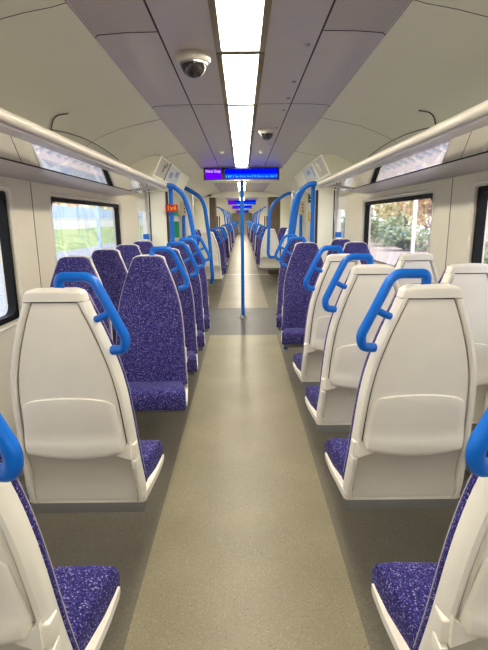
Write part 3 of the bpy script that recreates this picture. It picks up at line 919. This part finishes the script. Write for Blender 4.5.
tag(g, 'small red plate with yellow characters on the left blue pole', 'sign')

# ------------------------------------------------------------------ gangway portal
bm = bmesh.new()
for s, xo in ((-1, .88), (1, 1.03)): box(bm, min(s*xo, s*1.46), max(s*xo, s*1.46), 13.0, 13.25, 0, 2.3)
box(bm, -1.46, 1.46, 13.0, 13.25, 2.07, 2.3)
po = struct(link('wall_gangway', bm, M['coving'], smooth=False), 'cream bulkhead around the gangway')
bm = bmesh.new()
for s, xo in ((-1, .88), (1, 1.03)): box(bm, min(s*.72, s*xo), max(s*.72, s*xo), 13.02, 13.6, 0, 2.07)
struct(link('gangway_lining', bm, M['brown'], po, smooth=False), 'brown gangway lining')
struct(link('vent', bxm(-.98, -.82, 12.985, 13.0, 2.1, 2.16, .004), M['dark'], po), 'dark vent')

# ------------------------------------------------------------------ outside
GZ = -1.15
gl = struct(link('ground', bxm(-90, 90, -40, 120, GZ-.3, GZ), M['ballast'], smooth=False), 'pinkish ballast beside the train')
# left: path, grass bank, retaining wall, fence
def strip(name, prof, y0, y1, mat, jit=0.):
    bm = bmesh.new(); n = 40
    rows = []
    for i in range(n+1):
        y = y0+(y1-y0)*i/n
        rows.append([(x, y, z+random.uniform(-jit, jit)) for x, z in prof])
    grid(bm, rows)
    return link(name, bm, mat)
struct(strip('ground_path', [(-5.2, GZ), (-5.4, GZ+.12), (-10.6, -.25)], -5, 110, M['path']), 'grey lineside path')
struct(strip('ground_bank', [(-10.4, -.32), (-10.9, -.12), (-12.2, .30), (-14.2, .72), (-15.5, .85)], -5, 110, M['grass'], .05), 'sloping green grass bank on the left')
t = empty('retaining_wall', (-15, 20, 0)); tag(t, 'pale wall along the top of the grass bank', 'wall')
link('panel', bxm(-.15, .15, -20, 85, .4, 1.62, .02), M['conc'], t)
link('coping', bxm(-.2, .2, -20, 85, 1.62, 1.70, .02), M['conc'], t)
t = empty('palisade_fence', (-15.6, 20, 1.6)); tag(t, 'blue-grey fence above the pale wall on the left', 'fence')
link('panel', bxm(-.03, .03, -20, 85, -.2, 1.15), M['fence'], t, smooth=False)
for k in range(26):
    link('post', bxm(.03, .13, -18+k*4, -17.88+k*4, -.4, 1.25), M['mast'], t, smooth=False)
def track(x, label):
    t = empty('railway_track', (x, 0, GZ)); tag(t, label, 'railway track', 'railway tracks')
    for s in (-.72, .72):
        link('rail', bxm(s-.035, s+.035, -30, 110, .02, .17, .01), M['rust'], t)
    sl = bmesh.new()
    for k in range(60): box(sl, -1.25, 1.25, -4+k*.7, -3.75+k*.7, -.02, .04)
    o = link('sleepers', sl, M['path'], t, smooth=False); o['kind'] = 'stuff'
track(-3.6, 'railway track beside the train outside the left windows')
track(3.8, 'nearer railway track outside the right windows')
track(7.3, 'farther railway track outside the right windows')
def mast(x, y, h, r, mat, label, arm=0):
    t = empty('overhead_line_mast', (x, y, GZ)); tag(t, label, 'mast')
    link('column', bxm(-r, r, -r, r, 0, h, .02), mat, t)
    link('base', bxm(-r*2, r*2, -r*2, r*2, 0, .3, .03), M['conc'], t)
    if arm: link('arm', tbm([(0, 0, h*.8), (arm, 0, h*.9)], r*.4, 8), mat, t)
mast(-8.2, 27.4, 8, .085, M['mast'], 'pale blue mast outside the left window', 3)
mast(10.6, 29.5, 8, .10, M['mast_w'], 'white mast standing outside the whole right window', -3)

def leafy(name, x, y, z, rx, rz, n, mat, label, group, trunk=0., size=.5, seed=0):
    rr = random.Random(seed)
    t = empty(name, (x, y, z))
    bm = bmesh.new()
    lobes = [(rr.gauss(0, .38)*rx, rr.gauss(0, .38)*rx, trunk+rz*(.55+rr.uniform(-.32, .38)), rr.uniform(.35, .62)) for _ in range(9)]
    for k in range(n):
        lx, ly, lz, lr = rr.choice(lobes)
        v = Vector((rr.gauss(0, 1), rr.gauss(0, 1), rr.gauss(0, 1))).normalized()*rr.uniform(.75, 1.)
        c = Vector((lx+v.x*rx*lr, ly+v.y*rx*lr, max(.05, lz+v.z*rz*lr*.7)))
        a = Vector((rr.gauss(0, 1), rr.gauss(0, 1), rr.gauss(0, 1))).normalized(); b = a.orthogonal().normalized()
        s = size*rr.uniform(.5, 1.2)
        bm.faces.new([bm.verts.new(c+a*s), bm.verts.new(c+b*s*.5), bm.verts.new(c-a*s), bm.verts.new(c-b*s*.5)])
    me = bpy.data.meshes.new('crown'); bm.to_mesh(me); bm.free(); me.materials.append(mat)
    o = bpy.data.objects.new('crown', me); COL.objects.link(o); o.parent = t
    if trunk > 0:
        link('trunk', tbm([(0, 0, 0), (.1, 0, trunk*.6), (0, 0, trunk+rz*.5)], .16+.02*trunk, 8), M['bark'], t)
    tag(t, label, 'tree' if trunk else 'bush', group)
k = 0
for x, y, h, m, nm in ((19, 28, 8, 'leaf_o', 'orange'), (20, 36, 9, 'leaf_y', 'yellow'), (18, 45, 8, 'leaf_o', 'orange'), (22, 20, 9, 'leaf_g', 'green'), (19, 54, 10, 'leaf_y', 'yellow'), (20, 13, 9, 'leaf_y', 'yellow'), (21, 64, 9, 'leaf_y', 'yellow'), (26, 33, 12, 'leaf_o', 'orange'), (27, 47, 12, 'leaf_o', 'orange'), (19, 75, 9, 'leaf_o', 'orange'), (19, 5, 9, 'leaf_g', 'green')):
    k += 1
    leafy('autumn_tree', x, y, GZ, 3.0, h*.62, 2200, M[m], '%s-leaved tree beyond the tracks outside the right windows' % nm, 'autumn trees with %s leaves' % nm, 2.2, .42, k)
for x, y, r, h in ((12.6, 27.0, 1.3, 1.6), (13.2, 38.5, 1.7, 1.7), (14, 45, 1.8, 2.4), (14, 19, 1.7, 2.2), (14.5, 54, 1.8, 2.4), (13.5, 13, 1.8, 2.3), (14, 63, 2, 2.4), (13.5, 8, 1.8, 2.2)):
    k += 1
    leafy('bush', x, y, GZ, r, h, 1100, M['leaf_g'], 'green bush beside the tracks outside the right windows', 'lineside bushes', 0, .24, k)
for x, y, m, nm in ((-21, 44, 'leaf_y', 'yellow'), (-22, 57, 'leaf_o', 'orange'), (-21, 72, 'leaf_y', 'yellow'), (-22, 24, 'leaf_g', 'green')):
    k += 1
    leafy('autumn_tree', x, y, GZ, 3.0, 3.6, 800, M[m], '%s tree top showing over the left fence' % nm, 'trees over the left fence with %s leaves' % nm, 2.6, .4, k)
t = empty('house', (-31, 50, GZ)); tag(t, 'house with red roof behind the left fence', 'house')
link('walls', bxm(-4, 4, -8, 8, 0, 4.2), M['brick'], t, smooth=False)
bm = bmesh.new(); prism_xz(bm, [(-4.6, 4.1), (4.6, 4.1), (0, 6.2)], -8.6, 8.6); link('roof', bm, M['roof'], t, smooth=False)
for k in range(4): link('window', bxm(4, 4.06, -6.5+k*3.6, -5.2+k*3.6, 2.2, 3.5), M['dark'], t, smooth=False)
t = empty('apartment_block', (36, 62, GZ)); tag(t, 'pale building behind the trees outside the right windows', 'building')
link('walls', bxm(-4, 4, -10, 10, 0, 14), M['conc'], t, smooth=False)
link('roof', bxm(-4.3, 4.3, -10.3, 10.3, 14, 14.5), M['path'], t, smooth=False)
for k in range(5):
    for j in range(3): link('window', bxm(-4.06, -4, -8.5+k*3.8, -6.7+k*3.8, 2+j*4, 4+j*4), M['fence'], t, smooth=False)

# ------------------------------------------------------------------ daylight
w = bpy.data.worlds.new('sky'); scn.world = w; w.use_nodes = True
nt = w.node_tree; bg = nt.nodes['Background']
tc = nt.nodes.new('ShaderNodeTexCoord'); sx = nt.nodes.new('ShaderNodeSeparateXYZ')
nt.links.new(tc.outputs['Generated'], sx.inputs[0])
rp = nt.nodes.new('ShaderNodeValToRGB')
rp.color_ramp.elements[0].position = 0; rp.color_ramp.elements[0].color = (.93, .95, 1, 1)
rp.color_ramp.elements[1].position = 1; rp.color_ramp.elements[1].color = (.62, .76, 1, 1)
nt.links.new(sx.outputs['Z'], rp.inputs['Fac']); nt.links.new(rp.outputs['Color'], bg.inputs['Color'])
bg.inputs['Strength'].default_value = 1.5
sd = bpy.data.lights.new('sun', 'SUN'); sd.energy = 1.1; sd.angle = math.radians(20); sd.color = (1, .95, .86)
so = bpy.data.objects.new('sun', sd); COL.objects.link(so); so.rotation_euler = (math.radians(28), math.radians(10), 0)

# ------------------------------------------------------------------ view
vs = scn.view_settings
vs.view_transform = 'Standard'; vs.look = 'None'; vs.gamma = 1; vs.use_curve_mapping = False
vs.exposure = 1.0
scn.cycles.use_denoising = True
scn.cycles.max_bounces = 10
scn.cycles.diffuse_bounces = 6
scn.cycles.glossy_bounces = 4
scn.cycles.transparent_max_bounces = 16
scn.cycles.sample_clamp_indirect = 8
